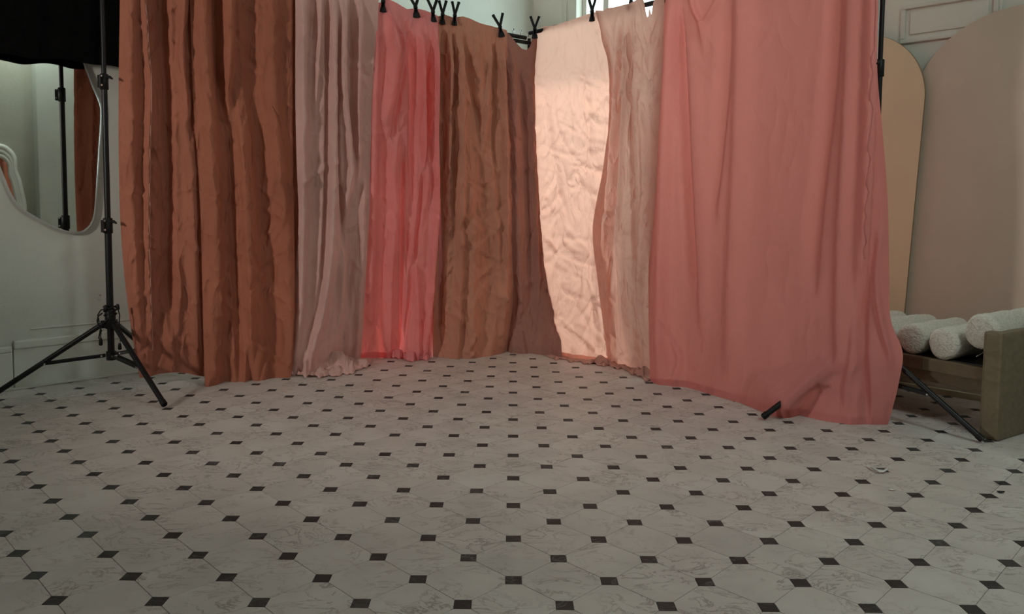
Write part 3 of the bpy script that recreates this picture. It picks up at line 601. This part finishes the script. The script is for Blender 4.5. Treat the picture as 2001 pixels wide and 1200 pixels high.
# --- rose
oI, PI, xI, yI, rI = drape('rose_drape', 'R',
    [(1304, -110), (1300, 0), (1294, 100), (1286, 200), (1278, 300), (1272, 420), (1267, 550), (1268, 650), (1271, 765)],
    [(1717, -110), (1716, 0), (1715, 150), (1724, 250), (1735, 400), (1738, 540), (1742, 630), (1764, 690), (1757, 745), (1735, 832)],
    [(1280, -22), (1500, -62), (1760, -125)], [(1265, 752), (1300, 754), (1340, 757), (1370, 765), (1400, 775), (1450, 789), (1500, 801), (1535, 806), (1580, 816), (1620, 825), (1670, 832), (1745, 832)], .035,
    [([(1318, -60), (1312, 60), (1303, 250), (1296, 450), (1292, 700)], 5, 20, 20), ([(1330, 20), (1338, 180), (1345, 310), (1351, 420), (1358, 540)], -6, 22, 7), ([(1352, 150), (1358, 320), (1366, 480), (1372, 620)], 2.5, 10, 26),
     ([(1350, -20), (1362, 25), (1372, 45)], 4, 14, 8), ([(1412, -20), (1390, 25), (1374, 48)], 4, 8, 14), ([(1372, 60), (1371, 85)], -3, 30, 30), ([(1424, 20), (1418, 160), (1406, 290), (1394, 400)], -3.5, 30, 12), ([(1448, -40), (1442, 250), (1432, 480), (1424, 700)], 2.8, 20, 40),
     ([(1642, -60), (1627, 180), (1604, 380), (1590, 540)], -3.5, 34, 12), ([(1664, -60), (1654, 250), (1642, 480), (1640, 680)], 3.5, 16, 30),
     ([(1713, -60), (1708, 160), (1702, 320), (1695, 450), (1690, 540)], 4.5, 40, 3.5), ([(1690, 540), (1684, 650), (1690, 800)], -4, 14, 16), ([(1722, 460), (1716, 560), (1728, 640), (1742, 690)], 3, 14, 8),
     ([(1533, 800), (1552, 775), (1585, 750), (1625, 715), (1660, 690)], 3, 34, 30), ([(1655, 760), (1668, 700), (1672, 620)], 3, 16, 16), ([(1300, 640), (1330, 700), (1318, 745)], 2, 14, 10)],
    M['rose'], 29, 'large rose pink drape hanging almost flat in front of the right stand', GRP, 46, (.002, .006), (25, -15, 60, -60), off_b=.115, res=2.6, famp=1.1, curl=(.13, 9), front=[((1.462, 4.031, .098), (1.865, 4.094, .40)), ((1.905, 4.10, .2), (1.905, 4.10, 2.4)), ((1.66, 4.06, .2), (1.88, 4.1, .21))])
k = [int(np.argmin(np.abs(xI[i] - smooth_iy([(1714, -60), (1709, 160), (1703, 320), (1696, 450), (1691, 540)], yI[i])))) for i in range(PI.shape[0])]
pp = [PI[i, k[i]] + np.array(NRB) * .003 for i in range(0, PI.shape[0], 3) if yI[i, k[i]] < 520]
q = MB().tube(pp, .0030, 6); q.v = [tuple(np.array(p) - rI) for p in q.v]; s_ = q.build('selvedge', M['rose'], None); s_.parent = oI

# ------------------------------------------------------------------ spring clamps along the crossbars
def clamp_proto(px, py, Y, yaw, spread, size, label, roll=0.0):
    """py is the crossing of the two arms at the pivot"""
    c = Vector(at(px, py, Y)); t = empty('spring_clamp', c, label, 'clamp')
    e = Vector((math.cos(yaw), math.sin(yaw), 0)); n = Vector((-e.y, e.x, 0))
    upv = (UP * math.cos(roll) + e * math.sin(roll)); ex = (e * math.cos(roll) - UP * math.sin(roll))
    S = size * 1.15
    for s in (-1, 1):
        a = math.radians(spread) * s; d = upv * math.cos(a) + ex * math.sin(a)
        hd = MB(); L = .075 * S
        hd.box(c + d * L * .55, d, n, d.cross(n), L * .5, .0085 * S, .0085 * S, .004 * S); hd.build('handle', M['blackplastic'], t)
        tp = MB(); tp.box(c + d * L * 1.06, d, n, d.cross(n), .007 * S, .0095 * S, .0095 * S, .004 * S); tp.build('handle_tip', M['blackplastic'], t)
        j = MB(); d2 = (-upv * math.cos(a * .35) + ex * math.sin(a * .55)); L2 = .052 * S
        j.box(c + d2 * L2 * .5 - ex * .004 * s, d2, n, d2.cross(n), L2 * .55, .012 * S, .0095 * S, .003 * S)
        j.box(c + d2 * L2 * 1.02 - ex * .003 * s, d2, n, d2.cross(n), .014 * S, .013 * S, .011 * S, .003 * S)
        j.build('jaw', M['blackplastic'], t)
    MB().tube([c - n * .013 * S, c + n * .013 * S], .010 * S, 12).build('pivot_spring', M['black'], t)
YL = lambda px, py: float(plane_Y(px, py, PL['L'][0], PL['L'][1])) - .03
YR = lambda px, py: float(plane_Y(px, py, PL['R'][0], PL['R'][1])) - .03
for px, py, rl, sp, sz, lab in [(749, 2, .0, 18, 1.0, 'black spring clamp at the very top edge, on the left corner of the coral drape'),
        (812, 13, -.12, 24, 1.0, 'black spring clamp over the middle of the coral drape'),
        (846, 22, -.05, 22, 1.0, 'black spring clamp on the right end of the coral drape'),
        (865, 27, .0, 16, .95, 'black spring clamp on the left end of the clay brown drape'),
        (889, 29, .05, 15, .95, 'black spring clamp second from the left on the clay brown drape'),
        (977, 52, -.18, 22, 1.0, 'black spring clamp holding the clay brown and mauve brown drapes just left of the corner')]:
    clamp_proto(px, py, YL(px, py), 0.0, sp, sz, lab, rl)
for px, py, rl, sp, sz, lab in [(1045, 56, .0, 20, .95, 'black spring clamp in the corner on the left edge of the peach drape'),
        (1157, 21, .0, 16, .95, 'black spring clamp between the peach and beige pink drapes, in front of the window'),
        (1233, 3, .0, 16, .9, 'black spring clamp cut by the top edge on the beige pink drape')]:
    clamp_proto(px, py, YR(px, py), 0.0, sp, sz, lab, rl)

# ------------------------------------------------------------------ left wall: freeform mirror and black cloth over it
def catmull(pts, n=8):
    out = []; m = len(pts)
    for i in range(m):
        p0, p1, p2, p3 = [Vector(pts[(i + k - 1) % m]) for k in range(4)]
        for s in range(n):
            t_ = s / n; out.append(.5 * ((2 * p1) + (p2 - p0) * t_ + (2 * p0 - 5 * p1 + 4 * p2 - p3) * t_**2 + (3 * p1 - p0 - 3 * p2 + p3) * t_**3))
    return out
LN = (-Q, Q); LC = 7.46 * Q
mo = [(148, 60), (164, 118), (180, 160), (197, 200), (200, 228), (196, 300), (190, 380), (184, 428), (170, 450), (148, 458), (112, 450), (72, 430), (38, 408), (18, 380), (4, 348), (-20, 305), (-80, 270), (-120, 190), (-90, 60), (0, 0), (90, 10)]
mp_ = [Vector(on_plane(x, y, LN, LC - .025)) for x, y in mo]
rim = catmull([tuple(p) for p in mp_], 6)
base = Vector(lw(3.6, 1.0, .02)); t = empty('freeform_mirror', base, 'freeform curvy frameless mirror on the left wall behind the stand', 'mirror')
cen = sum(rim, Vector()) / len(rim); inner = [p + (cen - p).normalized() * .016 for p in rim]
n = len(rim)
def slab(name, loop, o0, o1, mat, par):
    q = MB(); fr = [p + LW_IN * o1 for p in loop]; bk = [p + LW_IN * o0 for p in loop]; k = len(loop)
    q.add(fr + bk, [tuple(range(k)), tuple(range(2 * k - 1, k - 1, -1))] + [(i, i + k, (i + 1) % k + k, (i + 1) % k) for i in range(k)]); return q.build(name, mat, par)
slab('backing', [p + (cen - p).normalized() * .03 for p in rim], -.018, -.004, M['trim'], t)
slab('glass', inner, -.004, .0015, M['mirror'], t)
q = MB(); a = [p + LW_IN * .0012 for p in inner]; b_ = [p - LW_IN * .003 for p in rim]; c_ = [p - LW_IN * .006 for p in rim]
q.add(a + b_ + c_, [(i, (i + 1) % n, (i + 1) % n + n, i + n) for i in range(n)] + [(i + n, (i + 1) % n + n, (i + 1) % n + 2 * n, i + 2 * n) for i in range(n)], True)
q.build('bevelled_edge', plain('bevel_glass', (.62, .63, .60), .12, .35, .03), t)
# black cloth hung on a rail above the mirror
t = empty('blackout_cloth', lw(2.6, 1.93, .15), 'black blackout cloth hanging high on the left wall over the top of the mirror', 'curtain')
nu, nt = 260, 24; us = np.linspace(1.2, 4.75, nu); vs = []
for k in range(nt):
    zt = k / (nt - 1)
    for s in us:
        zb = 1.932 + .006 * math.sin(s * 9) + .007 * math.sin(s * 23 + 1) + (.02 if s > 4.02 else 0)
        z = 3.05 + (zb - 3.05) * zt; o_ = .15 + .012 * math.sin(s * 21 + .6 * math.sin(s * 5)) + .006 * math.sin(s * 47 + zt * 3) + (.012 if s > 4.02 else 0)
        vs.append(tuple(lw(s, z, o_)))
q = MB(); q.add(vs, [(k * nu + i, k * nu + i + 1, (k + 1) * nu + i + 1, (k + 1) * nu + i) for k in range(nt - 1) for i in range(nu - 1)], True); bc = q.build('cloth', M['blackcloth'], t)
MB().tube([lw(1.1, 3.07, .15), lw(4.85, 3.07, .15)], .014, 12).build('rail', M['black'], t)
for s in (1.3, 3.0, 4.7): MB().tube([lw(s, 3.07, -.002), lw(s, 3.07, .15)], .01, 10).build('rail_bracket', M['black'], t)
mb = MB(); a_ = Vector((3.02, 1.02, 0)); b2_ = Vector((3.75, 1.75, 0)); wall_box(mb, a_, b2_, 0, ROOM_H, NR_IN, .22)
for v_ in range(len(mb.v)): mb.v[v_] = tuple(Vector(mb.v[v_]) + NR_IN * .20)
tag(mb.build('trim_4', plaster_mat('flaking_plaster', (.56, .56, .49), (.30, .29, .25))), kind='structure')
# white wavy frame on the near right wall, seen only in the mirror
wf = [(-4, 283), (16, 292), (27, 308), (29, 332), (36, 352), (42, 378), (47, 405), (44, 440), (24, 470), (-30, 500), (-90, 480), (-125, 400), (-110, 320), (-60, 282)]
cl = []
for x, y in catmull([(a, b_, 0) for a, b_ in wf], 6) and [(p.x, p.y) for p in catmull([(a, b_, 0) for a, b_ in wf], 6)]:
    dx, dz = ray(x, y); Yv = (7.425 * 2 + 1.94) / (1 - dx); p = at(x, y, Yv); cl.append(Vector((p[1] - 7.425, p[0] + 7.425, p[2])))
cc = sum(cl, Vector()) / len(cl)
t = empty('wavy_mirror', cc, 'white wavy plaster frame glimpsed as a reflection in the freeform mirror', 'mirror')
for k, (s, r) in enumerate([(.97, .040), (.87, .034), (.78, .030)]):
    lp = [cc + (p - cc) * s for p in cl]; MB().tube(lp + lp[:2], r, 10, False).build('frame_ridge', M['trim'], t)
q = MB(); lp = [cc + (p - cc) * .76 for p in cl]; q.add(lp, [tuple(range(len(lp)))]); q.build('glass', M['mirror'], t)

# ------------------------------------------------------------------ arched boards leaning on the right wall
LEAN = .205
def board(name, sc_, r, rz, zc, c0, mat, label, th=.022):
    """outline in (s, z): straight sides and an arched top; leans back towards the wall"""
    ol = [(sc_ + r, 0.0), (sc_ + r, zc)] + [(sc_ + r * math.cos(a), zc + rz * math.sin(a)) for a in np.linspace(.06, math.pi - .06, 40)] + [(sc_ - r, zc), (sc_ - r, 0.0)]
    inw = Vector((-Q, -Q, -LEAN * Q)).normalized()
    def pt(s, z): S = c0 + LEAN * z; return Vector(((S + s / Q) / 2, (S - s / Q) / 2, z + .012))
    loop = [pt(s, z) for s, z in ol]; k = len(loop); t = empty(name, pt(sc_, 0), label, 'board')
    fr = [p for p in loop]; bk = [p - inw * th for p in loop]
    q = MB(); q.add(fr, [tuple(range(k))]); q.build('painted_face', mat, t)
    q = MB(); q.add(fr + bk, [(i, (i + 1) % k, (i + 1) % k + k, i + k) for i in range(k)] + [tuple(range(2 * k - 1, k - 1, -1))]); q.build('edge', M['board_edge'], t)
    return t
board('arched_board', -2.125, .45, .475, 1.79, 7.20, M['board_tan'], 'tan arched board, the nearer and narrower of the two leaning on the wall')
board('arched_board', -1.19, .572, .572, 1.753, 7.27, M['board_pink'], 'wide blush arched board behind the bench, leaning at the right edge')
mb = MB(); a, b_ = Vector((2.10, 5.11, .018)), Vector((3.30, 3.91, .018)); d = (b_ - a).normalized()
mb.box((a + b_) / 2 , d, RW_IN, UP, (b_ - a).length / 2, .012, .018, .003)
tag(mb.build('floor_batten', M['cream']), 'cream wooden batten on the floor along the foot of the arched boards, under the bench', 'batten')

# ------------------------------------------------------------------ low bench with bolsters
F0 = Vector((2.352, 3.734, 0)); bd = Vector((-.54, .84, 0)).normalized(); ad = Vector((bd.y, -bd.x, 0))
BLEN, BDEP = 1.08, .50
t = empty('low_bench', F0, 'low oak bench with a solid end panel and black seat at the right edge', 'bench')
e = MB(); e.box(F0 + ad * (BDEP / 2 + .0) - bd * .005 + UP * .265, ad, bd, UP, BDEP / 2 + .035, .045, .265, .016); e.build('end_panel', M['oak_v'], t)
e = MB(); e.box(F0 + ad * (BDEP / 2) + bd * (BLEN + .045) + UP * .265, ad, bd, UP, BDEP / 2 + .02, .045, .265, .016); e.build('end_panel', M['oak_v'], t)
sp = .355
for s0, s1, mat in [(.04, sp, M['oak']), (sp, BLEN, M['oak_dark'])]:
    e = MB(); e.box(F0 + bd * (s0 + s1) / 2 + ad * .022 + UP * .307, bd, ad, UP, (s1 - s0) / 2 - .001, .022, .032, .003); e.build('seat_rail', mat, t)
e = MB(); e.box(F0 + bd * (BLEN + .04) / 2 + ad * .042 + UP * .244, bd, ad, UP, BLEN / 2 - .02, .018, .031, .003); e.build('apron', M['oak'], t)
e = MB(); e.box(F0 + bd * (BLEN + .04) / 2 + ad * (BDEP - .03) + UP * .29, bd, ad, UP, BLEN / 2 - .02, .022, .05, .003); e.build('back_rail', M['oak'], t)
for k in range(4):
    e = MB(); e.box(F0 + bd * (BLEN + .04) / 2 + ad * (.10 + .12 * k) + UP * .318, bd, ad, UP, BLEN / 2 - .02, .055, .010, .003); e.build('seat_slat', M['oak'], t)
e = MB(); e.box(F0 + bd * (BLEN + .04) / 2 + ad * (BDEP / 2 + .02) + UP * .334, bd, ad, UP, BLEN / 2 - .03, BDEP / 2 - .045, .006, .003); e.build('seat_mat', M['mat'], t)
def bolster(c0, axis, r, L, label, seed, squash=1.0):
    ax = Vector(axis).normalized(); t = empty('bolster', Vector(c0) - UP * r, label, 'cushion', None)
    rng = random.Random(seed); seg = 72; prof = []
    for k in range(9): a = math.pi / 2 * k / 8; prof.append((.030 - .030 * math.sin(a) , r - .030 + .030 * math.cos(a) if False else r - .030 * (1 - math.sin(a))))
    prof = [(0.030 * (1 - math.cos(a)), r - .030 * (1 - math.sin(a))) for a in np.linspace(0, math.pi / 2, 8)]
    ring = prof + [(z, r) for z in np.linspace(.05, L - .05, 60)] + [(L - z, q_) for z, q_ in prof[::-1]]
    sdv = ax.cross(UP).normalized(); upv = sdv.cross(ax); vs = []; fs = []
    ph = [rng.uniform(0, 6) for _ in range(4)]
    for z, rad in ring:
        for k in range(seg):
            a = 2 * math.pi * k / seg
            rr = rad + .0016 * rng.uniform(-1, 1) + .0030 * math.sin(3 * a + ph[0] + z * 9) * (rad / r) + .002 * math.sin(z * 31 + ph[1])
            vs.append(Vector(c0) + ax * z + sdv * rr * math.cos(a) + upv * rr * math.sin(a) * squash)
    m_ = len(ring)
    for i in range(m_ - 1):
        for k in range(seg): j = (k + 1) % seg; fs.append((i * seg + k, i * seg + j, (i + 1) * seg + j, (i + 1) * seg + k))
    q = MB(); q.add(vs, fs, True); q.build('cover', M['boucle'], t)
    for zi, sgn, nm in [(0, -1, 'end_cap'), (m_ - 1, 1, 'end_cap')]:
        edge = vs[zi * seg:(zi + 1) * seg]; cc_ = Vector(c0) + ax * (ring[zi][0] - 0); v2 = []; f2 = []
        for lv, sc2 in enumerate([1.0, .8, .6, .4, .2]):
            for p in edge: v2.append(cc_ + (p - cc_) * sc2 + ax * sgn * (.008 * (1 - sc2 * sc2)) + ax * rng.uniform(-.001, .001))
        for lv in range(4):
            for k in range(seg): j = (k + 1) % seg; f2.append((lv * seg + k, lv * seg + j, (lv + 1) * seg + j, (lv + 1) * seg + k))
        f2.append(tuple(4 * seg + k for k in range(seg)))
        q = MB(); q.add(v2, f2, True); q.build(nm, M['boucle'], t)
    return t
for tt, r, inset, lab, sd in [(.262, .082, .015, 'white boucle bolster lying on the bench under the topmost bolster', 1), (.442, .080, .03, 'white boucle bolster in the middle of the row, its end face in shade', 2),
                              (.632, .080, .05, 'white boucle bolster behind the middle one, half hidden by the rose drape', 3), (.822, .078, .06, 'farthest white boucle bolster, a sliver showing above the others', 4)]:
    bolster(F0 + bd * tt + ad * inset + UP * (.340 + r), ad, r, .50, lab, sd, 1.0)
ce = Vector(at(1917, 650, 3.80)); bolster(ce, (ad + UP * .02), .086, .52, 'topmost white boucle bolster, resting on the end panel and the bolster below', 7)
# thin white cord on the seat
c0 = Vector(at(1915, 692, 3.86)); MB().tube([Vector(at(1908, 697, 3.80)), Vector(at(1920, 690, 3.84)), Vector(at(1932, 683, 3.9))], .0018, 6).build('cord', M['paper'])
tag(bpy.data.objects['cord'], 'thin white cord lying on the black bench seat below the topmost bolster', 'cord')

# ------------------------------------------------------------------ litter on the floor
pts = [ground(x, y) for x, y in [(1692, 912), (1700, 917), (1708, 922), (1716, 925), (1726, 926), (1735, 922)]]
vs = []; nrm = Vector((.25, .97, 0))
for k, p in enumerate(pts):
    p = Vector(p); wv = .020 + .006 * math.sin(k * 1.3)
    for j in range(5): vs.append(p + nrm * wv * (j / 4 - .5) + UP * (.004 + .012 * abs(math.sin(j * 1.4 + k * .9))))
q = MB(); q.add(vs, [(k * 5 + j, k * 5 + j + 1, (k + 1) * 5 + j + 1, (k + 1) * 5 + j) for k in range(5) for j in range(4)], True)
tag(q.build('paper_scrap', M['paper']), 'twisted white tissue scrap lying on the floor in front of the bench', 'paper')
for nm, (x, y), s, mat, lab, cat in [('dried_leaf', (1956, 963), .016, M['mat'], 'dark shrivelled leaf bit on the tiles near the right edge', 'leaf'), ('tissue_crumb', (1743, 959), .013, M['paper'], 'small white crumb on the floor just below the tissue scrap', 'paper')]:
    p = Vector(ground(x, y)); rng = random.Random(int(x)); vs = [p + Vector((s * math.cos(a) * rng.uniform(.6, 1.2), s * .7 * math.sin(a), .001 + .006 * rng.random())) for a in np.linspace(0, 5.6, 8)] + [p + UP * .008]
    q = MB(); q.add(vs, [(i, (i + 1) % 8, 8) for i in range(8)] + [tuple(range(7, -1, -1))]); tag(q.build(nm, mat), lab, cat)
